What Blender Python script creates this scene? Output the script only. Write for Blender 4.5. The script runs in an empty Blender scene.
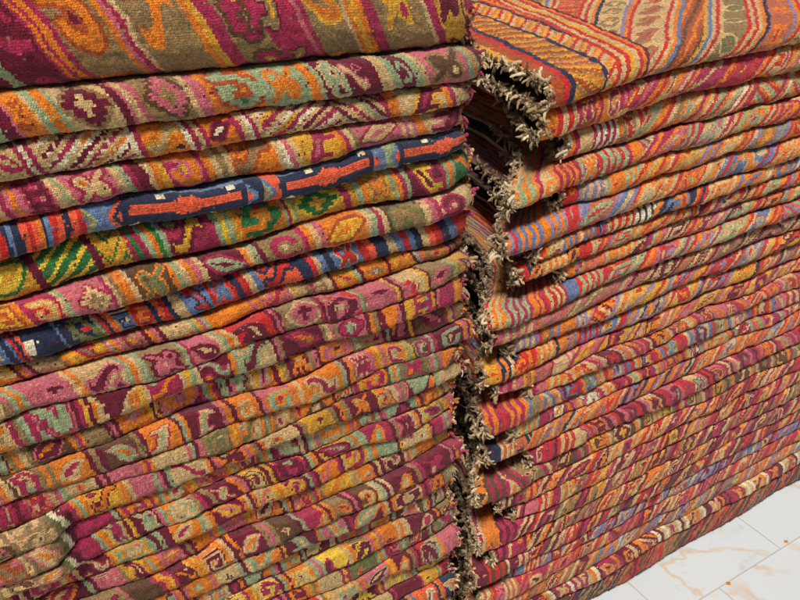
import bpy, math
import numpy as np

# ---------------------------------------------------------------- camera model
F_PX, PITCH, AZ, HC = 850.0, math.radians(30), math.radians(32.2), 1.6
fh = np.array([math.sin(AZ), math.cos(AZ), 0]); RGT = np.array([math.cos(AZ), -math.sin(AZ), 0]); ZZ = np.array([0, 0, 1.0])
FWD = math.cos(PITCH)*fh - math.sin(PITCH)*ZZ
UPV = math.sin(PITCH)*fh + math.cos(PITCH)*ZZ
CAM = np.array([0, 0, HC])
def at_v(x, y, v):                       # measured photo point -> place on the stack's front plane
    d = (x-400)*RGT - (y-300)*UPV + F_PX*FWD
    return CAM + d*v/d[1]
def px_u(x, z, v):                       # how far along the stack a feature seen at column x stands, at height z
    lo, hi = -1.5, 4.0
    for _ in range(50):
        m = (lo+hi)/2; q = np.array([m, v, z]) - CAM
        if 400 + F_PX*(q@RGT)/(q@FWD) < x: lo = m
        else: hi = m
    return lo

sc = bpy.context.scene
C = sc.collection

# ---------------------------------------------------------------- dyed wool colours
def lin(c):
    c = np.array(c)/255.0
    return np.where(c <= .04045, c/12.92, ((c+.055)/1.055)**2.4)
PAL = dict(mag=(166,34,72), mar=(106,14,40), pink=(196,96,104), org=(222,118,14), mus=(216,154,34), bei=(204,166,110),
           kha=(146,114,70), bro=(96,62,34), mint=(150,160,116), grn=(44,112,54), navy=(36,42,68), slate=(96,116,152),
           cor=(226,86,48), red=(196,34,26), whi=(226,208,168), lil=(142,122,150), yel=(232,186,46), olv=(112,110,62),
           rus=(170,74,28), dbr=(60,42,28), sky=(120,150,170), ter=(186,96,62))
NAMES = list(PAL)
IDX = {n: i for i, n in enumerate(NAMES)}
LUT = np.array([lin(PAL[n]) for n in NAMES])

# ---------------------------------------------------------------- noise
def noise1(rng, x, wl, amp, octs=3):
    r = np.zeros_like(x)
    for o in range(octs):
        for _ in range(2):
            r += np.sin(2*np.pi*x/(wl*rng.uniform(.7, 1.4)/(1.9**o)) + rng.uniform(0, 6.28))*amp*.6/(1.8**o)
    return r
def noise2(rng, x, y, wl, amp):
    r = np.zeros(np.broadcast(x, y).shape)
    for _ in range(6):
        t = rng.uniform(0, 6.28); k = 2*np.pi/(wl*rng.uniform(.6, 1.6))
        r = r + np.sin(k*(x*math.cos(t)+y*math.sin(t)) + rng.uniform(0, 6.28))
    return r*amp/2.5

# ---------------------------------------------------------------- woven motifs
MOT = [
 ["#######.", "#.....#.", "#.###.#.", "#.#o..#.", "#.#####.", "#.......", "######o."],
 ["..###...", ".##o##..", "##...##.", "##..###.", ".##.....", "..#####.", "....##.."],
 ["###.###.", ".#o..#..", ".#####..", ".#o..#..", ".#####..", ".#...#..", "###.###."],
 ["...#....", "..###...", ".##o##..", "##ooo##.", ".##o##..", "..###...", "...#...."],
 ["#####...", "##.###..", "##..###.", "##oo.##.", ".##..##.", "..####..", "o..##..."],
 ["##..##..", "###..##.", ".###.##.", "..#####.", "#..####.", "##..##..", "o###...."],
 [".####...", "##oo##..", "##.o##..", "##.####.", "##...##.", ".##.###.", "..###..."],
 ["#..#..#.", "##.#.##.", ".#####..", "..#o#...", ".#####..", "##.#.##.", "#..#..#."],
]
MOT = [np.array([[{'.': 0, '#': 1, 'o': 2}[c] for c in r] for r in m]) for m in MOT]
def dil(M):
    D = M.copy()
    D[1:] |= M[:-1]; D[:-1] |= M[1:]; D[:, 1:] |= M[:, :-1]; D[:, :-1] |= M[:, 1:]
    return D

def paint(rng, U, A, panels, slant, hw):
    """U,A: position along the fold / round the fold (m). panels: (s0, s1, kind, colours). -> palette index"""
    out = np.zeros(U.shape, int)
    U = U + noise2(rng, U, A, .05, .0012) + rng.normal(0, .0002, (U.shape[0], 1))
    S = U - slant*A
    for (s0, s1, kind, col) in panels:
        msk = (S >= s0) & (S < s1)
        if not msk.any(): continue
        c = [IDX[x] for x in col]; w = s1-s0
        p = (S-s0)/w
        if kind == 'S':                                             # fine stripes
            k = np.clip((p*len(c)).astype(int), 0, len(c)-1)
            r = np.array(c)[k]
        elif kind == 'V':                                           # chevrons
            pp = np.clip((U - s0 + (.7*np.abs(A))*(1 if rng.random() < .5 else -1))/w, 0, .999)
            r = np.array(c)[(pp*len(c)).astype(int)]
        elif kind == 'H':                                           # slanting hatch
            r = np.where(((U + A*1.1)/.021) % 1 < .6, c[0], c[1])
            r = np.where(np.abs(p-.5) > .44, c[2], r)
        elif kind == 'L':                                           # knotted lattice of slanting bars
            g = 1 if rng.random() < .5 else -1
            t = ((U + g*1.3*A)/.045) % 1
            r = np.array(c)[np.clip((t*len(c)).astype(int), 0, len(c)-1)]
            sp = (((U-g*A)/.012) % 1 < .34) & (((U+g*A)/.012) % 1 < .34)
            r = np.where(sp, c[rng.integers(len(c))], r)
        elif kind == 'C':                                           # long arrow cartouche
            q = A/hw; e = np.abs(p-.5)*w
            r = np.full(U.shape, c[0])
            r = np.where((np.abs(q+.2) < .25 - .5*np.clip(np.abs(p-.5)-.34, 0, 1)) & (np.abs(p-.5) < .44), c[1], r)
            r = np.where((np.abs(q+.2) < .55 - 28*np.abs(e-.006)) & (e < .022), c[1], r)
            r = np.where((np.abs(q) > .98), c[2], r)
            for (a_, b_) in ((.1, .85), (.88, -.85), (.3, -.85), (.7, .85)):
                r = np.where((np.abs(p-a_)*w < .0055) & (np.abs(q-b_) < .2), c[3], r)
        elif kind == 'T':                                           # stepped triangles
            t = (U/.05) % 1
            up = np.abs(t-.5)*2 < (.5 + .5*np.round(A/hw*4)/4)
            r = np.where(up, c[0], c[1])
            r = np.where((np.abs(t-.5) < .12) & (np.abs(A/hw) < .35), c[2], r)
        elif kind == 'Z':                                           # zigzag
            t = (A/hw + 2.2*np.abs(((U/.04) % 1)-.5))
            r = np.array(c)[((t/.8*len(c)) % len(c)).astype(int)]
        elif kind == 'B':                                           # plain ground with a small spot or bar
            r = np.full(U.shape, c[0]); cx = rng.uniform(.3, .7); cy = rng.uniform(-.6, .3)*hw; e1, e2 = rng.uniform(.006, .016), rng.uniform(.004, .008)
            d_ = np.abs(S-s0-cx*w)/e1 + np.abs(A-cy)/e2
            if rng.random() < .7: r = np.where(d_ < 1, c[1], r); r = np.where(d_ < .45, c[2], r)
        else:                                                       # 'M' ground with a hook / blob
            m = MOT[rng.integers(len(MOT))]
            if rng.random() < .5: m = m[:, ::-1]
            if rng.random() < .5: m = m[::-1]
            cell = max(w/8.3, .0040)
            ca_ = np.clip(hw/1.25*2.5/8, cell*.75, cell*1.7)
            off = rng.uniform(-.6, .6)
            ii = np.floor((S-s0-w/2)/cell + 3.7).astype(int)
            jj = np.floor((A + .18*hw)/ca_ + 3.5 + off).astype(int) % 9
            ok = (ii >= 0) & (ii < 8) & (jj < 7)
            val = np.where(ok, m[np.clip(jj, 0, 6), np.clip(ii, 0, 7)], 0)
            if rng.random() < .72:                                  # slanting hooks and S-curves
                x = (S-s0-w/2)/(w*.47); y = ((A + .18*hw)/min(hw*1.02, max(w*.7, .022)) + 1.35) % 2.7 - 1.35
                if rng.random() < .5: x = -x
                if rng.random() < .5: y = -y
                kd = rng.integers(5)
                if kd == 0:                                         # S
                    q_ = np.abs(y - .52*np.sin(2.7*x)) < .24
                    on = (q_ & (np.abs(x) < .85)); dot = (x-.6)**2 + (y+.55)**2*1.3 < .05
                elif kd == 1:                                       # running hook
                    rr_ = np.hypot(x+.05, y*.9); th_ = np.arctan2(y, x)
                    on = ((rr_ > .36) & (rr_ < .74) & (th_ > -2.2)) | ((np.abs(y+.62) < .17) & (x < .1) & (x > -.9)); dot = rr_ < .17
                elif kd == 2:                                       # leaning bar with teeth
                    d_ = x*.8 + y*.45
                    on = (np.abs(d_) < .26) & (np.abs(y) < .85); on |= (np.abs(d_-.35) < .35) & (np.abs(np.abs(y)-.45) < .16); dot = (np.abs(d_) < .1) & (np.abs(y) < .4)
                elif kd == 3:                                       # pair of commas
                    on = ((x-.32)**2*1.5 + (y-.25)**2 < .17) | ((x+.32)**2*1.5 + (y+.25)**2 < .17) | (np.abs(y + x*.9) < .17) & (np.abs(x) < .8); dot = ((x-.32)**2 + (y-.25)**2 < .03)
                else:                                               # long leaf
                    d_ = y - .35*x
                    on = np.abs(d_) < .52*np.clip(1-np.abs(x)*1.05, 0, 1)**.7; dot = np.abs(d_) < .16*np.clip(1-np.abs(x)*1.4, 0, 1)
                val = np.where(dot & on, 2, np.where(on, 1, np.where(dot, 2, 0)))
            M = val > 0
            r = np.full(U.shape, c[0])
            if len(c) > 2 and rng.random() < .8: r = np.where(dil(dil(M)) if cell > .0055 else dil(M), c[2], r)
            r = np.where(M, c[1], r)
            r = np.where(val == 2, c[3 if len(c) > 3 else 0], r)
        out = np.where(msk, r, out)
    # stray and worn knots
    J = rng.random(U.shape) < .014
    sh = np.roll(out, 2, 1)
    out = np.where(J, sh, out)
    out = np.where(rng.random(U.shape) < .006, IDX[['bei', 'kha', 'mar', 'bro'][rng.integers(4)]], out)
    return out

def wool(rng, idx, U, A, fade=0.0, dust=.10):
    rgb = LUT[idx]
    n, m = idx.shape
    val = 1 + rng.normal(0, .17, (n, m)) + rng.normal(0, .05, (n, 1)) + noise2(rng, U, A, .12, .07)
    rgb = rgb*np.clip(val, .45, 1.6)[..., None]
    rgb = rgb*(1 + rng.normal(0, .06, (n, m, 3)))
    g = rgb.mean(2, keepdims=True)
    rgb = rgb*(1-dust) + dust*(g*.6 + np.array([.14, .11, .07])*.4)
    if fade: rgb = rgb*(1-fade) + fade*g
    return np.clip(rgb, .004, .9)

# ---------------------------------------------------------------- materials
def nn(nt, typ, **kw):
    n = nt.nodes.new(typ)
    for k, v in kw.items(): setattr(n, k, v)
    return n
def mth(nt, op, a, b=None):
    n = nt.nodes.new('ShaderNodeMath'); n.operation = op
    for i, x in enumerate((a, b)):
        if x is None: continue
        if isinstance(x, (int, float)): n.inputs[i].default_value = x
        else: nt.links.new(x, n.inputs[i])
    return n.outputs[0]
def wool_material(name, woven):
    m = bpy.data.materials.new(name); m.use_nodes = True
    nt = m.node_tree; b = nt.nodes['Principled BSDF']
    b.inputs['Roughness'].default_value = .92
    b.inputs['Specular IOR Level'].default_value = .12
    b.inputs['Sheen Weight'].default_value = .12
    b.inputs['Sheen Roughness'].default_value = .5
    at = nn(nt, 'ShaderNodeAttribute', attribute_name='wool_dye')
    tc = nn(nt, 'ShaderNodeTexCoord')
    fib = nn(nt, 'ShaderNodeTexNoise'); fib.inputs['Scale'].default_value = 900; fib.inputs['Detail'].default_value = 3
    nt.links.new(tc.outputs['Object'], fib.inputs['Vector'])
    mix = nn(nt, 'ShaderNodeMix', data_type='RGBA', blend_type='MULTIPLY'); mix.inputs['Factor'].default_value = 1
    ramp = nn(nt, 'ShaderNodeMapRange'); ramp.inputs[1].default_value = .3; ramp.inputs[2].default_value = .7
    ramp.inputs[3].default_value = .72; ramp.inputs[4].default_value = 1.22
    nt.links.new(fib.outputs[0], ramp.inputs[0])
    nt.links.new(at.outputs['Color'], mix.inputs[6]); nt.links.new(ramp.outputs[0], mix.inputs[7])
    nt.links.new(mix.outputs[2], b.inputs['Base Color'])
    h = fib.outputs[0]
    if woven:
        wob = nn(nt, 'ShaderNodeTexNoise'); wob.inputs['Scale'].default_value = .45; wob.inputs['Detail'].default_value = 2
        nt.links.new(tc.outputs['UV'], wob.inputs['Vector'])
        wm = nn(nt, 'ShaderNodeVectorMath', operation='MULTIPLY_ADD'); wm.inputs[1].default_value = (1.7, 1.5, 0)
        nt.links.new(wob.outputs['Color'], wm.inputs[0]); nt.links.new(tc.outputs['UV'], wm.inputs[2])
        uv = nn(nt, 'ShaderNodeSeparateXYZ'); nt.links.new(wm.outputs[0], uv.inputs[0])
        row = mth(nt, 'FLOOR', uv.outputs[1])
        xo = mth(nt, 'ADD', uv.outputs[0], mth(nt, 'MULTIPLY', row, .5))
        sx = mth(nt, 'ABSOLUTE', mth(nt, 'SINE', mth(nt, 'MULTIPLY', xo, math.pi)))
        sy = mth(nt, 'ABSOLUTE', mth(nt, 'SINE', mth(nt, 'MULTIPLY', uv.outputs[1], math.pi)))
        kn = mth(nt, 'POWER', mth(nt, 'MULTIPLY', sx, sy), .5)
        fz = nn(nt, 'ShaderNodeTexNoise'); fz.inputs['Scale'].default_value = 420; fz.inputs['Detail'].default_value = 3
        nt.links.new(tc.outputs['Object'], fz.inputs['Vector'])
        h = mth(nt, 'ADD', mth(nt, 'MULTIPLY', kn, .5), mth(nt, 'ADD', mth(nt, 'MULTIPLY', fib.outputs[0], .6), mth(nt, 'MULTIPLY', fz.outputs[0], 1.5)))
    bp = nn(nt, 'ShaderNodeBump'); bp.inputs['Strength'].default_value = .9; bp.inputs['Distance'].default_value = .0018
    nt.links.new(h, bp.inputs['Height']); nt.links.new(bp.outputs[0], b.inputs['Normal'])
    return m
WOVEN = wool_material('woven_wool', True)
YARN = wool_material('fringe_yarn', False)

def mesh_obj(name, verts, quads, cols, mat, parent=None, uv=None):
    me = bpy.data.meshes.new(name)
    n, q = len(verts), len(quads)
    me.vertices.add(n); me.vertices.foreach_set('co', np.ascontiguousarray(verts, np.float32).ravel())
    me.loops.add(q*4); me.loops.foreach_set('vertex_index', np.ascontiguousarray(quads, np.int32).ravel())
    me.polygons.add(q); me.polygons.foreach_set('loop_start', np.arange(0, q*4, 4, dtype=np.int32))
    me.update(calc_edges=True)
    if cols is not None:
        a = me.attributes.new('wool_dye', 'FLOAT_COLOR', 'FACE')
        a.data.foreach_set('color', np.concatenate([cols, np.ones((q, 1))], 1).astype(np.float32).ravel())
    if uv is not None:
        l = me.uv_layers.new(name='weave'); l.data.foreach_set('uv', uv.astype(np.float32).ravel())
    me.validate()
    me.materials.append(mat)
    o = bpy.data.objects.new(name, me); C.objects.link(o)
    if parent: o.parent = parent
    return o

def grid_quads(nj, ni, base=0, flip=False):
    j, i = np.meshgrid(np.arange(nj), np.arange(ni), indexing='ij')
    a = base + j*(ni+1) + i
    q = np.stack([a, a+ni+1, a+ni+2, a+1], -1).reshape(-1, 4)
    return q[:, ::-1] if flip else q

# ---------------------------------------------------------------- a folded rug
TH = .0068                                                           # thickness of the cloth
def folded_rug(seed, label, group, u0, u1, zb, zt, vf, depth, panels, slant, cs=.003, lip=.03, topfull=None, tip='low',
               fade=0., dust=.1, fringe=.014, fringe_end=0, bulge=1.0, painter=None, jag=.0016, fr_col=None, skew=0.):
    """zb, zt, vf: functions of u giving underside, top and front of the fold. fringe_end 0 = the u0 end, 1 = the u1 end"""
    rng = np.random.default_rng(seed)
    ni = int(round((u1-u0)/cs)); us = np.linspace(u0, u1, ni+1)
    b, t, f = zb(us), zt(us), vf(us)
    h = np.maximum((t-b)/2, .008); zc = (t+b)/2
    hm = float(h.mean()); rv = np.minimum(h*1.02, .034)*bulge
    nf = max(10, int(round(math.pi*hm*.98/cs)))
    # path round the fold: back of the top -> front -> back of the underside
    if topfull:
        tv = np.linspace(depth, 0, int(depth/topfull)+1)[:-1]
    else:
        tv = np.concatenate([np.linspace(depth, lip, 6 if lip < .05 else 28)[:-1], np.linspace(lip, 0, int(round(lip/(cs if lip < .05 else .0042)))+1)[:-1]])
    bv = np.concatenate([np.linspace(0, .012, 5)[1:], np.linspace(.012, depth, 6)[1:]])
    ph = np.linspace(math.pi/2, -math.pi/2, nf+1)
    jt, jb = len(tv), len(bv)
    nj = jt+nf+1+jb-1
    sq = .88 if bulge > .8 else .62
    cph, sph = np.abs(np.cos(ph))**sq, np.sign(np.sin(ph))*np.abs(np.sin(ph))**sq
    def shell(us, f, zc, h, rv, inset):
        V = np.zeros((nj+1, len(us), 3)); V[..., 0] = us
        V[:jt, :, 1] = f + rv + tv[:, None]; V[:jt, :, 2] = zc + h - inset
        V[jt:jt+nf+1, :, 1] = f + rv - (rv-inset)*cph[:, None]; V[jt:jt+nf+1, :, 2] = zc + (h-inset)*sph[:, None]
        V[jt+nf+1:, :, 1] = f + rv + bv[:, None]; V[jt+nf+1:, :, 2] = zc - h + inset
        return V
    O = shell(us, f, zc, h, rv, 0)
    arc = np.concatenate([-(tv) - math.pi*hm/2, ph*-hm, bv + math.pi*hm/2])
    uu, aa = np.broadcast_to(us, (nj+1, ni+1)), np.broadcast_to(arc[:, None], (nj+1, ni+1))
    # soft unevenness of hand-woven cloth + knots standing proud of their neighbours
    bumpy = noise2(rng, uu, aa*1.3, .07, .0011) + noise2(rng, uu, aa, .022, .0006) + rng.normal(0, .00042, uu.shape)
    nrm = np.zeros_like(O); nrm[:jt, :, 2] = 1; nrm[jt+nf+1:, :, 2] = -1
    nrm[jt:jt+nf+1, :, 1] = -np.cos(ph)[:, None]; nrm[jt:jt+nf+1, :, 2] = np.sin(ph)[:, None]
    O = O + nrm*bumpy[..., None]
    edge = noise1(rng, arc, .06, jag*1.5) + rng.normal(0, jag*.5, len(arc))   # ragged woven ends
    wv = np.clip(1-np.abs(us-(u1 if fringe_end else u0))/.03, 0, 1)
    O[..., 0] += edge[:, None]*wv
    back = np.concatenate([tv, np.zeros(nf+1), bv])
    skw = skew*(.16*(1-np.exp(-(back/.11)**1.3)))
    wk = np.clip(1-(us-u0)/.32, 0, 1)
    O[..., 0] += skw[:, None]*wk
    # underside of the cloth, coarser
    st = 5; ci = np.unique(np.append(np.arange(0, ni+1, st), ni)); nc = len(ci)-1
    I = shell(us[ci], f[ci], zc[ci], h[ci], rv[ci], TH)
    I[..., 0] += edge[:, None]*wv[ci] + skw[:, None]*wk[ci]
    I[..., 2] += rng.normal(0, .0006, I.shape[:2])
    no = (nj+1)*(ni+1)
    uc, ac = (uu[:-1, :-1]+uu[1:, 1:])/2, (aa[:-1, :-1]+aa[1:, 1:])/2
    idx = painter(rng, uc, ac, hm) if painter else paint(rng, uc, ac, panels, slant, hm*1.25)
    col = wool(rng, idx, uc, ac, fade, dust).reshape(-1, 3)
    q1 = grid_quads(nj, ni); q2 = grid_quads(nj, nc, no, True)
    lc = lin((74, 54, 36))*np.clip(1+rng.normal(0, .25, (len(q2), 1)), .4, 1.8)
    jj = np.arange(nj)
    e0 = np.stack([jj*(ni+1), no+jj*(nc+1), no+(jj+1)*(nc+1), (jj+1)*(ni+1)], -1)
    e1 = np.stack([jj*(ni+1)+ni, (jj+1)*(ni+1)+ni, no+(jj+1)*(nc+1)+nc, no+jj*(nc+1)+nc], -1)
    ec = lin((150, 122, 88))*np.clip(1+rng.normal(0, .2, (2*nj, 1)), .5, 1.5)
    V = np.concatenate([O.reshape(-1, 3), I.reshape(-1, 3)])
    Q = np.concatenate([q1, e0, e1]); K = np.concatenate([col, ec])
    j, i = np.meshgrid(np.arange(nj), np.arange(ni), indexing='ij')
    uvo = np.stack([np.stack([i, j], -1), np.stack([i, j+1], -1), np.stack([i+1, j+1], -1), np.stack([i+1, j], -1)], 2).reshape(-1, 2)
    uvr = np.tile(np.array([[0, 0], [0, 1], [1, 1], [1, 0]]), (2*nj, 1))
    base = np.array([(u0+u1)/2, float(f.mean())+depth/2, float(b.mean())])
    root = bpy.data.objects.new('folded_rug', None); C.objects.link(root); root.location = base
    root.empty_display_size = .05
    root['label'] = label; root['category'] = 'rug'; root['group'] = group
    mesh_obj('woven_fold', V-base, Q, K, WOVEN, root, np.concatenate([uvo, uvr]))
    mesh_obj('underside', I.reshape(-1, 3)-base, q2-no, lc, YARN, root)
    if fringe:
        k = ni if fringe_end else 0; sgn = 1 if fringe_end else -1
        ring = O[:, k, :]; rin = I[:, nc if fringe_end else 0, :]
        mid = (ring+rin)/2
        seg = np.linalg.norm(np.diff(mid[:, 1:], axis=0), axis=1); L = np.concatenate([[0], np.cumsum(seg)])
        lo = max(0., L[jt]-.26); hi = min(L[-1], L[jt+nf]+.20)
        step = .0040
        ss = np.arange(lo, hi, step)
        P = np.stack([np.interp(ss, L, mid[:, c]) for c in range(3)], -1)
        N = np.stack([np.interp(ss, L, (ring-rin)[:, c]) for c in range(3)], -1); N /= (np.linalg.norm(N, axis=1, keepdims=True)+1e-9)
        vs, qs, cs_ = [], [], []
        ns, nr = 6, 7
        ring_a = np.linspace(0, 2*np.pi, ns, endpoint=False)
        fc = fr_col or ((204, 178, 138), (182, 152, 112), (214, 194, 158), (150, 120, 86), (116, 90, 62))
        cnt = 0
        for rep in range(3):
            clump = np.clip(1 + noise1(rng, ss, .034, .75), .08, 2.1)
            for p, n_, cl in zip(P, N, clump):
                ln = fringe*rng.uniform(.6, 1.15)*(1 if rep else .8); r0 = rng.uniform(.0015, .0025)*(.7+.3*cl); ln *= cl
                d = np.array([sgn*1.0, rng.normal(0, .16), rng.normal(-.1, .18)]) + n_*rng.normal((.0, .5, -.5)[rep], .3); d /= np.linalg.norm(d)
                p0 = p + n_*rng.normal(.0008, .0012) + np.array([-sgn*.004, 0, 0])
                a_ = np.cross(d, [0.3, .2, 1]); a_ /= np.linalg.norm(a_); b_ = np.cross(d, a_)
                kap = rng.uniform(.9, 2.9); side = rng.normal(0, .7, 3) + n_*rng.choice([-1., 1.]) + np.array([0, 0, -.3]); side -= d*(side@d); side /= np.linalg.norm(side)
                prof = (1.0, 1.25, 1.0, 1.3, .95, 1.2, .7)
                start = len(vs)*0 + cnt
                for kk in range(nr):
                    tt = kk/(nr-1); c_ = p0 + (ln+.0045)*(d*math.sin(kap*tt) + side*(1-math.cos(kap*tt)))/kap*1.25
                    rr = r0*prof[kk]*rng.uniform(.8, 1.2)
                    vs.append(c_ + (np.cos(ring_a)[:, None]*a_ + np.sin(ring_a)[:, None]*b_)*rr)
                    cnt += ns
                colr = lin(fc[rng.integers(len(fc))])*rng.uniform(.7, 1.15)
                for kk in range(nr-1):
                    for s in range(ns):
                        s2 = (s+1) % ns
                        qs.append((start+kk*ns+s, start+kk*ns+s2, start+(kk+1)*ns+s2, start+(kk+1)*ns+s)); cs_.append(colr*rng.uniform(.85, 1.12))
                e = start+(nr-1)*ns
                qs.append((e, e+1, e+2, e+3)); cs_.append(colr); qs.append((e, e+3, e+4, e+5)); cs_.append(colr)
        o = mesh_obj('fringe', np.concatenate(vs)-base, np.array(qs), np.array(cs_), YARN, root)
        for pl in (o.data.polygons,): pl.foreach_set('use_smooth', np.ones(len(pl), bool))
    return root

# ---------------------------------------------------------------- colour schemes and band sequences
def gen_panels(rng, u0, u1, grounds, accents, stripes, wp=(.042, .075), ws=(.005, .009), nst=(2, 5), kinds=('M',)*6+('L', 'T'), pstripe=1.0, tidy=False):
    s = u0-.6; out = []
    last = None
    while s < u1+.6:
        g = grounds[rng.integers(len(grounds))]
        while g == last: g = grounds[rng.integers(len(grounds))]
        last = g
        w = rng.uniform(*wp); k = kinds[rng.integers(len(kinds))]
        ac = [a for a in accents if a != g]
        pick = list(rng.permutation(ac)[:3])
        col = [g]+pick
        out.append((s, s+w, k, col)); s += w
        if rng.random() < pstripe:
            n = int(rng.integers(*nst)); w = n*rng.uniform(*ws)
            cols = [stripes[rng.integers(len(stripes))] for _ in range(n)]
            for q in range(1, n):
                while cols[q] == cols[q-1]: cols[q] = stripes[rng.integers(len(stripes))]
            if tidy and n >= 3: cols[n-1] = cols[0]
            out.append((s, s+w, 'S', cols)); s += w
    return out

ONES = ['', 'first', 'second', 'third', 'fourth', 'fifth', 'sixth', 'seventh', 'eighth', 'ninth', 'tenth', 'eleventh', 'twelfth',
        'thirteenth', 'fourteenth', 'fifteenth', 'sixteenth', 'seventeenth', 'eighteenth', 'nineteenth', 'twentieth']
def ordinal(n):
    if n <= 20: return ONES[n]
    if n == 30: return 'thirtieth'
    return {2: 'twenty', 3: 'thirty'}[n//10] + '-' + ONES[n % 10]
WORD = dict(mag='magenta', mar='maroon', pink='pink', org='orange', mus='mustard', bei='beige', kha='khaki', bro='brown', mint='mint',
            grn='green', navy='navy', slate='slate blue', cor='coral', red='red', whi='cream', lil='lilac grey', yel='yellow', olv='olive',
            rus='rust', dbr='dark brown', sky='pale blue', ter='terracotta')

# ---------------------------------------------------------------- THE LEFT STACK
VL = .90
LZ = [1.452, 1.346, 1.297, 1.260, 1.218, 1.183, 1.132, 1.094, 1.052, 1.024, .990, .951, .911, .872, .840, .808, .774, .738, .702, .662, .624,
      .583, .545, .506, .464, .424, .384, .345, .305]
z = LZ[-1]
while z > .05:
    z -= .0435; LZ.append(z)
sp_ = LZ[-1]; LZ = [zz if i < 28 else LZ[28] + (zz-LZ[28])*(LZ[28]-.004)/(LZ[28]-sp_) for i, zz in enumerate(LZ)]

def seq(row, items, k=1.0):
    """bands read along the fold: (photo column where the band ends, kind, colours)"""
    z = (LZ[row]+LZ[row+1])/2
    out = []; prev = px_u(items[0], z, VL)
    first = prev
    for (x, kind, col) in items[1:]:
        u = px_u(x, z, VL); out.append((prev, u, kind, col.split())); prev = u
    return first, prev, out
def framed(rng, row, items, u0, u1, **kw):
    a, b, mid = seq(row, items)
    lead = [p for p in gen_panels(rng, u0, a, **kw) if p[1] <= a]
    if lead: lead[-1] = (lead[-1][0], a, lead[-1][2], lead[-1][3])
    tail = [(b, b+.2, 'M', ['mar', 'mag', 'org'])]
    return lead+mid+tail

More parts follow.
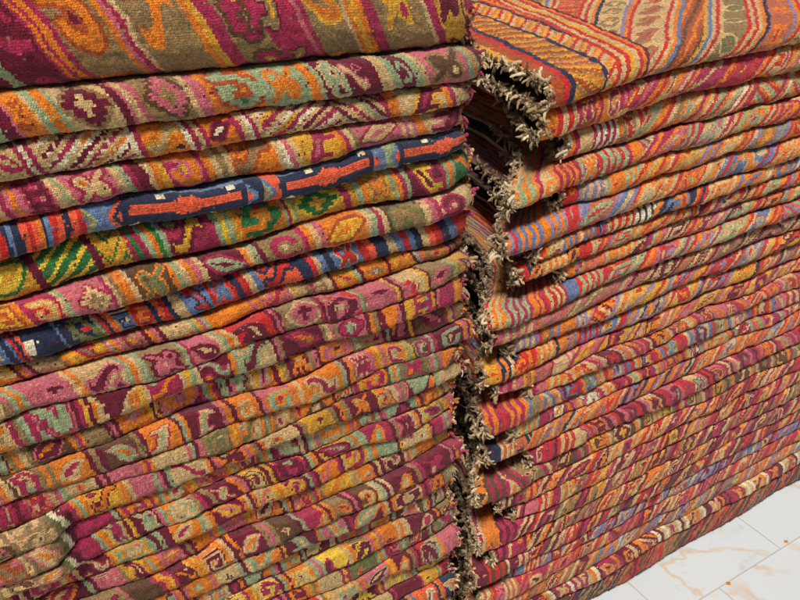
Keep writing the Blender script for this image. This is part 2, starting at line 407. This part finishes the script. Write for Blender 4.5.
BASE = dict(grounds=['mar', 'mag', 'org', 'bei', 'pink', 'kha', 'bei', 'mus', 'bro', 'pink'], accents=['mag', 'mar', 'org', 'mus', 'bei', 'pink', 'bro'],
            stripes=['org', 'mint', 'mar', 'bei', 'pink', 'mag', 'kha', 'yel'])
SPEC = {
 0: (.55, [-15, (34, 'M', 'mar mag org'), (46, 'S', 'mag org mag'), (60, 'S', 'org mag'), (112, 'M', 'kha org rus mar'), (134, 'S', 'org pink mag bei'), (192, 'M', 'kha org bro mag'),
     (222, 'S', 'org mus mag mag'), (262, 'M', 'kha mag bro mus'), (292, 'M', 'mag kha mar mus'), (308, 'S', 'mag pink mag'), (344, 'M', 'kha org mus'), (352, 'S', 'bei org'), (378, 'S', 'mus org mag mag'),
     (420, 'M', 'kha mus bro mag'), (438, 'S', 'kha bei mag mag'), (466, 'M', 'mus mar mar'), (500, 'M', 'mar mag mus')]),
 1: (.45, [-10, (8, 'S', 'mint mar'), (16, 'S', 'mar pink'), (38, 'M', 'org rus org'), (50, 'S', 'bei mint mint'), (66, 'S', 'org org mint'), (118, 'M', 'bei mar kha'), (130, 'S', 'mar mar pink'), (144, 'S', 'bei pink'),
     (190, 'M', 'kha pink bro'), (208, 'S', 'bei pink pink'), (262, 'M', 'org mint rus grn'), (308, 'M', 'mint org grn'), (322, 'S', 'org org mint'), (346, 'M', 'mar mint bei'), (366, 'M', 'mar bei pink'), (388, 'S', 'mar mar bei bei'),
     (396, 'S', 'mint mint'), (410, 'M', 'mar mint mar'), (424, 'S', 'mint mint bei bei'), (470, 'M', 'pink bro kha bei'), (486, 'S', 'mint mint org mint')]),
 2: (.35, [-10, (24, 'M', 'bei mag whi'), (48, 'S', 'mag whi mag bei'), (90, 'L', 'bei mag whi bei mar'), (134, 'L', 'bei mag bei org whi mar'), (146, 'S', 'whi mag'), (186, 'M', 'org bei mus mar'), (206, 'S', 'whi mag bei mag'), (236, 'M', 'org mar mag whi'), (262, 'S', 'mag bei whi mag bei'),
     (300, 'L', 'mus mag bei whi'), (340, 'L', 'bei mag whi bei mar'), (386, 'L', 'bei mag bei mint mar'), (404, 'S', 'mag org org bei'), (446, 'M', 'bei mar mus mag'), (462, 'S', 'org mag bei'), (490, 'L', 'bei kha mag bei')]),
 3: (.36, [-10, (10, 'S', 'org bei mag'), (20, 'S', 'pink org'), (56, 'M', 'pink mar mag'), (72, 'S', 'bei bei mint bei'), (120, 'M', 'pink bei mag org'), (140, 'S', 'bei mint mag'), (156, 'S', 'mar mar bei'), (170, 'S', 'org mus'), (208, 'M', 'mag org pink mus'), (216, 'S', 'org'), (234, 'S', 'bei kha bei'), (278, 'M', 'org kha rus'), (300, 'S', 'bei whi pink bei'),
     (340, 'M', 'mus mag org pink'), (360, 'S', 'org mag bei kha'), (404, 'M', 'pink bei mag'), (424, 'S', 'bei pink bei pink org'), (432, 'S', 'org bei'), (486, 'M', 'bei mar pink mag')]),
 4: (0, [-12, (6, 'S', 'org red'), (24, 'S', 'navy slate navy navy'), (46, 'S', 'cor red cor org'), (54, 'S', 'navy slate'), (72, 'S', 'red cor navy'), (86, 'S', 'cor red'), (104, 'V', 'slate kha mint slate'), (124, 'V', 'slate cor navy cor'), (246, 'C', 'navy cor slate whi'), (262, 'V', 'cor slate navy'), (280, 'V', 'kha mint slate cor'),
     (374, 'C', 'navy cor slate whi'), (386, 'V', 'cor slate'), (400, 'V', 'mint slate cor'), (490, 'C', 'navy cor slate whi')]),
 5: (.3, [-12, (34, 'M', 'mus yel grn'), (40, 'S', 'mar mar'), (98, 'H', 'grn yel mar'), (102, 'S', 'mar'), (132, 'Z', 'mus mus grn mus mus'), (142, 'S', 'mag grn'), (170, 'S', 'mag mint org grn mint'), (212, 'M', 'mag mus mar olv'), (236, 'S', 'mag mint yel mint'), (284, 'M', 'mus grn org mag'), (300, 'S', 'org mint mag yel mint'), (346, 'M', 'mus grn yel'),
     (372, 'S', 'mag mus mint org'), (394, 'M', 'mus org kha'), (412, 'S', 'mint org mag mint'), (444, 'M', 'mar yel mag'), (460, 'S', 'mag mint org mint'), (492, 'M', 'grn org grn')]),
 6: (.3, [-12, (22, 'M', 'org rus mus'), (34, 'S', 'org mag'), (62, 'M', 'mag bei org'), (76, 'S', 'bei mint pink'), (110, 'M', 'pink bei mag kha'), (122, 'S', 'mag bei kha'), (136, 'S', 'org org bei'), (172, 'M', 'bro olv org'), (194, 'S', 'org mint bei org'), (206, 'S', 'pink bei'), (246, 'M', 'mar mint mag'), (266, 'S', 'org bei mint mar'), (304, 'M', 'kha mag bro bei'), (326, 'S', 'mag org bei pink'),
     (366, 'M', 'org mus rus'), (386, 'S', 'bei mint mag bei'), (422, 'M', 'bro kha olv'), (440, 'S', 'bei pink mag'), (470, 'M', 'bei mar mag'), (490, 'S', 'bei kha')]),
 7: (.4, [-14, (6, 'S', 'bei slate'), (16, 'S', 'navy navy slate'), (27, 'S', 'red navy cor'), (62, 'T', 'navy navy whi'), (68, 'S', 'slate navy'), (100, 'M', 'navy olv grn red'), (118, 'S', 'mint red navy cor org'), (134, 'M', 'bei slate navy'), (154, 'M', 'cor red org navy'), (176, 'S', 'navy cor red navy'), (192, 'S', 'bei bei slate'), (212, 'M', 'slate red navy'), (236, 'M', 'red slate cor'), (262, 'S', 'navy red bei slate'),
     (300, 'M', 'cor red navy red'), (322, 'S', 'navy navy red bei'), (336, 'S', 'slate navy'), (364, 'M', 'slate red bei'), (384, 'S', 'red cor navy'), (412, 'S', 'navy bei slate red'), (436, 'S', 'slate navy bei cor'), (468, 'S', 'red navy slate red'), (490, 'S', 'red cor')]),
}
LTXT = {
 0: 'thick folded kilim with maroon and khaki hooked bands lying on top of the left stack',
 1: 'kilim with mint, orange and plum panels, second from top of left stack',
 2: 'beige and magenta kilim with slanting lattice bars, third from top of left stack',
 3: 'kilim with pink and orange hook panels directly above the navy arrow rug',
 4: 'kilim with long coral arrows on navy ground, fifth from top of left stack',
 5: 'mustard kilim with green hatching directly below the navy arrow rug',
 6: 'khaki, orange and maroon kilim between the mustard green rug and the navy striped rug',
 7: 'folded kilim with navy, red and slate blue stripes, eighth from top of left stack',
}
LOW = {  # lower rugs of the left stack: grounds, accents
 8: ('pink org bei mus', 'mag org kha bei'), 9: ('pink bei mus red kha', 'mar bei mar pink'), 10: ('bei pink mus mar mag', 'mag mint org mar'), 11: ('org mar bro kha', 'mint org mar pink'),
 12: ('mar pink org bro', 'mint bei mag org'), 13: ('kha pink bei bro', 'mag bei olv org'), 14: ('bei mar mus pink', 'mag mint org mar'), 15: ('mar rus pink bro', 'org mint mag bei'),
 16: ('org mus pink mar', 'mar mag bei mint'), 17: ('mar mint bei org', 'mag bei mus pink'), 18: ('org mar mus pink', 'mar mag org bei'), 19: ('bro kha mar org', 'org mar mag bei'),
 20: ('pink org bei mar', 'bei mint mar org'), 21: ('mar mus bei bro', 'pink mint org bei'), 22: ('mag org kha bei', 'bei mar yel mag'), 23: ('pink olv mar bei', 'mint mag org mar'),
 24: ('mus org red pink', 'mag mar bei mint'), 25: ('red mar pink bei', 'yel bei mag org'), 26: ('org mus mar red', 'mag mar yel bei'), 27: ('red navy cor slate', 'cor bei navy whi'), 28: ('navy red slate cor', 'cor bei navy red'),
}
GL = 'folded kilim rugs piled in the left stack'
nL = len(LZ)-1
rb = np.random.default_rng(11)
def boundary(z, seed, amp, lo_amp=0., tilt=0.):
    r = np.random.default_rng(seed)
    c = [(r.uniform(.16, .5), r.uniform(0, 6.28), amp*r.uniform(.3, .8)) for _ in range(4)]
    c += [(r.uniform(.05, .1), r.uniform(0, 6.28), amp*.12) for _ in range(2)]
    return lambda u: z + tilt*(u-.35) + sum(a*np.sin(2*np.pi*u/w+p) for w, p, a in c)
LB = []
for i, zz in enumerate(LZ):
    amp = .0016 if i < 4 else .003 if i < 9 else (.0050 if i < 29 else .002)
    if i == nL: amp = 0
    LB.append(boundary(zz, 500+i, amp, tilt=(-.05, -.046, -.040, -.026, -.010)[i] if i < 5 else 0))
def lift(fn, gap, floor_=None):
    return lambda u: fn(u)+gap
for i in range(nL):
    rng = np.random.default_rng(900+i)
    u1 = .69 + rng.uniform(-.012, .016) - (.006 if i > 12 else 0) + (.012 if i < 3 else 0)
    u0 = -.34 + rng.uniform(-.03, .03)
    zb, zt = LB[i+1], LB[i]
    r2 = np.random.default_rng(1300+i)
    jit = r2.uniform(-.005, .006) if i < 8 else r2.uniform(-.010, .010)
    ph_, wl_ = r2.uniform(0, 6.28), r2.uniform(.25, .5)
    corner = .85 if i else 0.
    def vf(u, jit=jit, ph_=ph_, wl_=wl_, i=i, u1=u1):
        e = np.clip((u-(u1-.07))/.07, 0, 1)
        r = VL - .0 + jit + .0035*np.sin(2*np.pi*u/wl_+ph_) + .022*e*e*(1 if i < 9 else .5)
        if i in (14, 15, 16): r = r - (.018 if i != 15 else .026)*np.clip((.07-u)/.03, 0, 1)**.7
        if i == 0: r = r - .006
        return r
    def zt2(u, zt=zt, u1=u1, i=i):
        e = np.clip((u-(u1-.06))/.06, 0, 1); return zt(u)-.0006-.006*e*e
    def zb2(u, zb=zb, zt=zt, i=i): return np.minimum(zb(u)+(.0006 if i < 9 else -.0004), zt(u)-.016)
    if i in SPEC:
        slant, items = SPEC[i]
        kw = BASE
        if i in (4, 7): kw = dict(grounds=['navy', 'red', 'slate', 'cor'], accents=['cor', 'bei', 'navy', 'red', 'slate'], stripes=['navy', 'cor', 'red', 'slate', 'bei'])
        if i == 5: kw = dict(grounds=['mus', 'mag', 'grn', 'mus'], accents=['grn', 'yel', 'mar', 'org'], stripes=['mint', 'grn', 'mag', 'org'])
        pan = framed(rng, i, items, u0, u1, **kw)
        lab = LTXT[i]
    else:
        g, a = LOW.get(i, ('mar mag org bei', 'mint org bei mag'))
        g, a = g.split(), a.split()
        slant = rng.uniform(.18, .5)
        st = ['org', 'mint', 'bei', 'mar', 'mag', 'mus', 'pink', 'org', 'mar', 'mint', 'kha']
        if i in (27, 28): st = ['navy', 'cor', 'whi', 'slate', 'org', 'red']
        pan = gen_panels(rng, u0, u1, g, a, st, wp=(.024, .056), ws=(.0045, .0072), nst=(2, 5), tidy=True, kinds=('M',)*9+('B',)*3+('T',))
        if i in (14, 15, 16):
            pan = [p for p in pan if p[0] > .075] + [p for p in gen_panels(rng, -.1, -.6, ['kha', 'bei', 'kha', 'pink'], ['bei', 'pink', 'kha', 'rus', 'bro'], ['kha', 'bei'], wp=(.03, .05)) if p[1] < .052] + [(.012, .052, 'M', ['kha', 'bei', 'pink', 'org']), (.052, .064, 'S', ['olv', 'whi']), (.064, .078, 'S', ['mar', 'mag'])]
        lab = 'folded kilim in %s, %s and %s, %s from top of left stack' % (WORD[g[0]], WORD[g[1]], WORD[g[2]], ordinal(i+1))
    hidden = i > 30
    folded_rug(3000+i, lab, GL, u0, u1, zb2, zt2, vf, .55, pan, slant, cs=.006 if hidden else .0026, lip=.03 if i else .15, fringe=.006, fringe_end=1,
               fr_col=((196, 170, 120), (190, 120, 60), (170, 60, 90), (150, 120, 90)) if i < 8 else ((206, 188, 152), (180, 150, 110), (196, 120, 40), (168, 60, 90)),
               bulge=1.0 if i < 9 else .5, dust=.05)

# ---------------------------------------------------------------- THE RIGHT STACK
VR = .912
RZ = [1.292, 1.242, 1.190, 1.136, 1.097, 1.058, 1.014, .981, .948, .914, .879, .840, .802, .758, .724, .692, .648, .610, .570, .520, .476, .434, .388,
      .342, .302, .257, .217, .174, .126, .068, .0]
ENDS = [(541, 98), (566, 130), (509, 160), (557, 190), (501, 198), (533, 220), (517, 262), (560, 278), (476, 273), (490, 315), (512, 330), (483, 368),
        (537, 367), (507, 400), (470, 410), (460, 450), (500, 462), (540, 440), (480, 493), (512, 502), (485, 520), (470, 543), (502, 540), (459, 567), (523, 553)]
nR = len(RZ)-1
ru = np.random.default_rng(77).uniform(.76, .86, nR)
taken = {}
for (x, y) in ENDS:
    p = at_v(x, y, VR)
    k = min((abs((RZ[i]+RZ[i+1])/2-p[2]), i) for i in range(nR) if i not in taken)[1]
    taken[k] = p[0]
ends = [max(.75, taken.get(i, ru[i])+(.022 if i else 0)) for i in range(nR)]
for i, e in zip(range(13, nR), (.79, .86, .76, .83, .775, .87, .755, .81, .85, .765, .80, .755, .845, .78, .76, .80, .77)): ends[i] = e
HOT = ['org', 'red', 'bei', 'mag', 'ter', 'pink', 'mus']
RS = {  # grounds, accents, stripes
 1: ('org mag pink kha rus', 'mag bei mus red', 'mag bei org pink red mag'), 2: ('red org bei kha', 'bei mint org red', 'red bei mag org whi red'), 3: ('mus bei org mag', 'mint pink org mag', 'org bei mag red mint'),
 4: ('rus kha org red', 'org bei red mus', 'org red bei mint lil'), 5: ('red slate bei ter', 'bei mint red org', 'red lil bei org slate'), 6: ('navy red org bei', 'org bei slate red', 'red slate bei org navy whi'),
 7: ('mar org bei navy', 'bei org mint red', 'org bei red lil org red'), 8: ('pink org mint mag', 'mag bei org mar', 'mint mag org bei pink org'), 9: ('red slate org cor', 'mint bei red lil', 'red mag org bei red mint'),
 10: ('kha pink ter kha', 'mar bei pink kha', 'pink kha bei mar ter'), 11: ('org kha mus red', 'red lil bei mar', 'org lil mus red bei'), 12: ('red org mus navy', 'slate bei red org', 'org red lil bei navy'),
 13: ('pink mus bei pink', 'mus mag org mar', 'pink bei mag mus lil'), 14: ('pink mar ter bei', 'red bei mag org', 'mag pink bei org red'), 15: ('org red pink kha', 'bei mint mar slate', 'red org slate bei mag'),
 16: ('pink red bei mag', 'whi mag org mar', 'bei pink mag org mint'), 17: ('navy red org lil', 'org red bei slate', 'navy red lil org bei'), 18: ('bei mag pink red', 'mar mint org mag', 'bei mag red pink mar'),
 19: ('bro bei kha org', 'mus bei mar bro', 'bro bei org mag kha'), 20: ('mag kha red bei', 'bei mar org mag', 'mag mar bei red org'), 21: ('mar mag bei pink', 'bei mus mag kha', 'mar bei mag org red'),
 22: ('mag org bei mar', 'kha mar mus mag', 'mag bei red mar kha'), 23: ('org mag kha mar', 'bei mar mus mag', 'org mag bei mar kha'), 24: ('mar bei mag kha', 'mag org bei red', 'mag bei mar red bro'),
 25: ('slate red lil mag', 'red lil mar bei', 'slate red lil mar bei'), 26: ('mag ter pink mar', 'bei mar org mag', 'mag ter bei red lil'), 27: ('ter slate kha org', 'rus bei lil mar', 'ter slate kha org bei'),
 28: ('mar bei mag org', 'bei mag org mar', 'mar bei mag org whi'), 29: ('mar bro rus navy', 'navy kha mar red', 'mar navy rus bro kha'),
}
GR = 'folded fringed kilim rugs piled in the right stack'
RB = [boundary(zz, 2500+i, 0. if i == nR else (.0026 if i < 14 else .0034)) for i, zz in enumerate(RZ)]
def top_rug(rng, U, A, hm):
    pa = []
    s = .62
    for w, k, c in [(.14, 'S', ['red', 'org', 'bei', 'org', 'red', 'bei']), (.075, 'S', ['navy', 'rus', 'mus', 'rus']), (.008, 'S', ['red']), (.009, 'S', ['navy']), (.05, 'L', ['rus', 'mus', 'org', 'kha', 'rus']), (.008, 'S', ['navy']),
                    (.035, 'L', ['org', 'mus', 'red', 'bei']), (.008, 'S', ['navy']), (.012, 'S', ['red', 'org']), (.03, 'L', ['red', 'org', 'red', 'mus']), (.05, 'S', ['red', 'bei', 'lil', 'red', 'bei', 'org']), (1.8, 'S', ['org', 'red', 'bei', 'kha', 'red', 'org', 'navy', 'bei', 'ter', 'mus', 'red']*9)]:
        pa.append((s, s+w, k, c)); s += w
    shift = .858-(.62+.14+.075)
    pa = [(a+shift, b+shift, k, c) for a, b, k, c in pa]
    r1 = paint(rng, U, A, pa, -.10, hm)
    pb = []; s = -.6
    rr = np.random.default_rng(5)
    fills = [['bei', 'kha', 'ter', 'red'], ['rus', 'org', 'rus', 'bro'], ['kha', 'olv', 'bei', 'kha'], ['ter', 'org', 'ter', 'red'], ['bei', 'kha', 'bei', 'org']]
    q = 0
    while s < 4:
        w = rr.uniform(.045, .065); pb.append((s, s+w, ('M', 'L', 'M')[q % 3], fills[q % 5])); s += w; q += 1
        cols = [['bei', 'red', 'bei', 'org', 'slate'], ['mus', 'slate', 'bei', 'red', 'bei'], ['red', 'bei', 'red', 'bei', 'org', 'navy'], ['lil', 'org', 'red', 'bei']][q % 4]
        w = .0098*len(cols); pb.append((s, s+w, 'S', cols)); s += w
    r2 = paint(rng, U, A, pb, -1.15, hm)
    # the pointed outline where the field begins
    am = -(A + .03)
    Ub = U + noise2(rng, U, A, .2, .004)
    d = np.minimum(Ub - (1.02 + am*.20), (.40 - am)*.8 + (U-1.1)*.12)
    r = np.where(d > 0, r2, r1)
    lines = ['red', 'bei', 'red', 'mus', 'bei', 'red', 'org', 'mar']
    k = np.clip(((d+.062)/.0085).astype(int), 0, 7)
    r = np.where((d < .006) & (d > -.062), np.array([IDX[x] for x in lines])[k], r)
    return r
for i in range(nR):
    rng = np.random.default_rng(5200+i)
    u0 = ends[i]; u1 = 2.08 + rng.uniform(-.03, .03)
    zb, zt = RB[i+1], RB[i]
    jit = rng.uniform(-.006, .006)*(1 if i < 26 else .25) + (-.004 if i == 0 else 0)
    ph_, wl_ = rng.uniform(0, 6.28), rng.uniform(.25, .6)
    sag = .040*(1-i/nR)
    def vf(u, jit=jit, ph_=ph_, wl_=wl_, u0=u0):
        e = np.clip((u0+.10-u)/.10, 0, 1)
        return VR + jit + .003*np.sin(2*np.pi*u/wl_+ph_) + .012*e*e
    pin = rng.uniform(-.001, .006)*(1 if i else 0); skew = rng.uniform(.55, 1.15) if i else .12
    def zt2(u, zt=zt, zb=zb, u0=u0, sag=sag, pin=pin, i=i):
        e = np.clip((u0+.09-u)/.09, 0, 1); s_ = sag*np.exp(-np.maximum(u-.80, 0)/.15)
        rise = -.004*e*e if i == 0 else 0.
        return zt(u)-.0006-s_-pin*e*e + rise
    def zb2(u, zt=zt, zb=zb, u0=u0, sag=sag, pin=pin):
        s_ = sag*(1-1/nR)*np.exp(-np.maximum(u-.80, 0)/.15)
        e = np.clip((u0+.09-u)/.09, 0, 1)
        return np.minimum(zb(u)+.0006-s_, zt(u)-s_-.016-pin*e*e)
    if i == nR-1:
        zb2 = lambda u: np.full_like(u, .0015)
    if i == 0:
        folded_rug(7000, 'orange and red kilim with navy stripes lying on top of the right stack', GR, u0, u1, zb2, zt2, vf, .95, None, 0,
                   topfull=.003, painter=top_rug, fringe=.0085, skew=.12, dust=.05)
        continue
    g, a, st = [x.split() for x in RS[i]]
    if i > 12 and i != 25: st = [('ter' if x == 'lil' else x) for x in st]; g = [('ter' if x == 'lil' else x) for x in g]
    slant = rng.uniform(-1.2, -.8) if i < 14 else rng.choice([-1.0, -.75, .55, .8])
    near = gen_panels(rng, .5, .5, st, a, st, wp=(.01, .02), kinds=('S',))
    pan = gen_panels(rng, .6, u1+.3, g, a, st, wp=(.036, .07) if i < 14 else (.026, .048), ws=((.0075, .0125) if i < 14 else (.007, .011)), nst=(3, 6), kinds=('M',)*9+('L',))
    # straight narrow stripes near the fringed end, slanting bands after
    def painter(rng, U, A, hm, pan=pan, slant=slant, u0=u0, st=st, g=g, i=i):
        r2 = paint(rng, U, A, pan, slant, hm*1.25)
        s = u0-.03; p1 = []
        while s < u0+.5:
            ca, cb, cc = rng.permutation(st)[:3]
            n = int(rng.integers(2, 5)); cols = [ca, cb]*n + ([cc] if rng.random() < .6 else []); w = len(cols)*rng.uniform(.0055, .0085)
            p1.append((s, s+w, 'S', cols)); s += w
            if rng.random() < .6:
                w = rng.uniform(.014, .03); p1.append((s, s+w, 'B' if rng.random() < .6 else 'M', [g[rng.integers(len(g))], st[0], st[1], g[0]])); s += w
        r1 = paint(rng, U, A, p1, -.05, hm*1.25)
        return np.where(U-slant*A < u0+(.15 if i < 14 else .08)*(1 if i % 3 else 1.7), r1, r2)
    lab = 'fringed kilim of %s, %s and %s, %s from top of right stack' % (WORD[g[0]], WORD[g[1]], WORD[g[2]], ordinal(i+1))
    if i == nR-1: lab = 'dark maroon and brown kilim at the bottom of the right stack on marble floor'
    folded_rug(7000+i, lab, GR, u0, u1, zb2, zt2, vf, .70, pan, slant, painter=painter, fringe=rng.uniform(.007, .0100) if i < 18 else rng.uniform(.005, .0075), lip=.14, skew=skew, bulge=1.0 if i < 13 else .8, dust=.05)

# ---------------------------------------------------------------- marble floor
def floor_material():
    m = bpy.data.materials.new('marble_tiles'); m.use_nodes = True
    nt = m.node_tree; b = nt.nodes['Principled BSDF']
    tc = nn(nt, 'ShaderNodeTexCoord'); P = tc.outputs['Object']
    sx = nn(nt, 'ShaderNodeSeparateXYZ'); nt.links.new(P, sx.inputs[0])
    X, Y = sx.outputs[0], sx.outputs[1]
    TW, TD = .40, .32
    yr = mth(nt, 'DIVIDE', mth(nt, 'SUBTRACT', Y, .787), TD)
    row = mth(nt, 'FLOOR', yr)
    fy = mth(nt, 'FRACT', yr)
    xr = mth(nt, 'ADD', mth(nt, 'DIVIDE', mth(nt, 'SUBTRACT', X, 1.62), TW), mth(nt, 'MULTIPLY', row, .425))
    fx = mth(nt, 'FRACT', xr)
    dy = mth(nt, 'MULTIPLY', mth(nt, 'SUBTRACT', .5, mth(nt, 'ABSOLUTE', mth(nt, 'SUBTRACT', fy, .5))), TD)
    dx = mth(nt, 'MULTIPLY', mth(nt, 'SUBTRACT', .5, mth(nt, 'ABSOLUTE', mth(nt, 'SUBTRACT', fx, .5))), TW)
    d = mth(nt, 'MINIMUM', dx, dy)
    joint = nn(nt, 'ShaderNodeMapRange'); joint.inputs[1].default_value = .0008; joint.inputs[2].default_value = .0022
    joint.inputs[3].default_value = 1; joint.inputs[4].default_value = 0
    nt.links.new(d, joint.inputs[0])
    # each tile its own piece of marble
    cmb = nn(nt, 'ShaderNodeCombineXYZ')
    nt.links.new(mth(nt, 'ADD', X, mth(nt, 'MULTIPLY', mth(nt, 'FLOOR', xr), 3.7)), cmb.inputs[0])
    nt.links.new(mth(nt, 'ADD', Y, mth(nt, 'MULTIPLY', row, 5.3)), cmb.inputs[1])
    def noise(scale, det, dist=0.):
        n = nn(nt, 'ShaderNodeTexNoise'); n.inputs['Scale'].default_value = scale; n.inputs['Detail'].default_value = det; n.inputs['Distortion'].default_value = dist
        nt.links.new(cmb.outputs[0], n.inputs['Vector']); return n.outputs[0]
    def ridge(x, w):
        r = nn(nt, 'ShaderNodeMapRange'); r.inputs[1].default_value = 0; r.inputs[2].default_value = w; r.inputs[3].default_value = 1; r.inputs[4].default_value = 0
        nt.links.new(mth(nt, 'ABSOLUTE', mth(nt, 'SUBTRACT', x, .5)), r.inputs[0]); return r.outputs[0]
    cloud = noise(5, 5, .4)
    v1 = mth(nt, 'MULTIPLY', ridge(noise(2.2, 4, .8), .022), ridge(noise(3.5, 2), .14))
    v2 = mth(nt, 'MULTIPLY', ridge(noise(4, 6, 1.2), .010), ridge(noise(5, 3), .06))
    blot = nn(nt, 'ShaderNodeMapRange'); blot.inputs[1].default_value = .60; blot.inputs[2].default_value = .78; nt.links.new(noise(16, 4, .5), blot.inputs[0])
    def mixc(fac, a, bcol):
        n = nn(nt, 'ShaderNodeMix', data_type='RGBA')
        if isinstance(fac, float): n.inputs[0].default_value = fac
        else: nt.links.new(fac, n.inputs[0])
        if isinstance(a, tuple): n.inputs[6].default_value = (*a, 1)
        else: nt.links.new(a, n.inputs[6])
        n.inputs[7].default_value = (*bcol, 1); return n.outputs[2]
    c = mixc(mth(nt, 'MULTIPLY', cloud, .5), (.54, .58, .595), (.42, .47, .49))
    c = mixc(mth(nt, 'MULTIPLY', blot.outputs[0], .35), c, (.62, .44, .24))
    c = mixc(mth(nt, 'MULTIPLY', v1, .7), c, (.50, .34, .18))
    c = mixc(mth(nt, 'MULTIPLY', v2, .35), c, (.30, .29, .27))
    c = mixc(mth(nt, 'MULTIPLY', joint.outputs[0], .8), c, (.42, .38, .32))
    for (x, y) in ((1.651, .795), (1.419, .783), (1.19, .79), (1.88, .79)):       # small rust stains on the joint
        dd = mth(nt, 'ADD', mth(nt, 'ABSOLUTE', mth(nt, 'SUBTRACT', X, x)), mth(nt, 'ABSOLUTE', mth(nt, 'SUBTRACT', Y, y)))
        dd = mth(nt, 'ADD', dd, mth(nt, 'MULTIPLY', noise(90, 2), .006))
        c = mixc(mth(nt, 'LESS_THAN', dd, .010), c, (.50, .17, .03))
    nt.links.new(c, b.inputs['Base Color'])
    rg = nn(nt, 'ShaderNodeMapRange'); rg.inputs[3].default_value = .22; rg.inputs[4].default_value = .42
    nt.links.new(noise(12, 4), rg.inputs[0]); nt.links.new(rg.outputs[0], b.inputs['Roughness'])
    bp = nn(nt, 'ShaderNodeBump'); bp.inputs['Strength'].default_value = .5; bp.inputs['Distance'].default_value = .002; bp.invert = True
    nt.links.new(joint.outputs[0], bp.inputs['Height']); nt.links.new(bp.outputs[0], b.inputs['Normal'])
    return m
fl = mesh_obj('floor', np.array([[-60, -60, 0], [60, -60, 0], [60, 60, 0], [-60, 60, 0.]]), np.array([[0, 1, 2, 3]]), None, floor_material())
fl['kind'] = 'structure'

# ---------------------------------------------------------------- light
SUN_EL, SUN_AZ = math.radians(60), math.radians(-18)       # travels towards +v and slightly +u: from behind the camera's left shoulder
w = bpy.data.worlds.new('World'); sc.world = w; w.use_nodes = True
nt = w.node_tree; bg = nt.nodes['Background']
sky = nt.nodes.new('ShaderNodeTexSky'); sky.sky_type = 'NISHITA'; sky.sun_disc = False
d = np.array([-.70*math.cos(SUN_EL), -.714*math.cos(SUN_EL), math.sin(SUN_EL)])          # towards the sun
sky.sun_elevation = SUN_EL; sky.sun_rotation = math.atan2(d[0], d[1])
sky.air_density = 1.0; sky.dust_density = 3.0
nt.links.new(sky.outputs[0], bg.inputs[0]); bg.inputs[1].default_value = .030
sl = bpy.data.lights.new('sun', 'SUN'); sl.energy = 4.7; sl.angle = math.radians(12); sl.color = (1, .955, .89)
so = bpy.data.objects.new('sun', sl); C.objects.link(so)
from mathutils import Vector, Matrix
so.rotation_euler = Vector(d).to_track_quat('Z', 'Y').to_euler()

# ---------------------------------------------------------------- camera
cd = bpy.data.cameras.new('camera'); co = bpy.data.objects.new('camera', cd); C.objects.link(co)
cd.sensor_width = 36; cd.lens = F_PX/800*36; cd.clip_start = .02; cd.clip_end = 300
M = Matrix([[RGT[k], UPV[k], -FWD[k], CAM[k]] for k in range(3)]+[[0, 0, 0, 1]])
co.matrix_world = M
sc.camera = co
sc.view_settings.view_transform = 'Standard'; sc.view_settings.look = 'None'; sc.view_settings.exposure = 0
sc.render.engine = 'CYCLES'
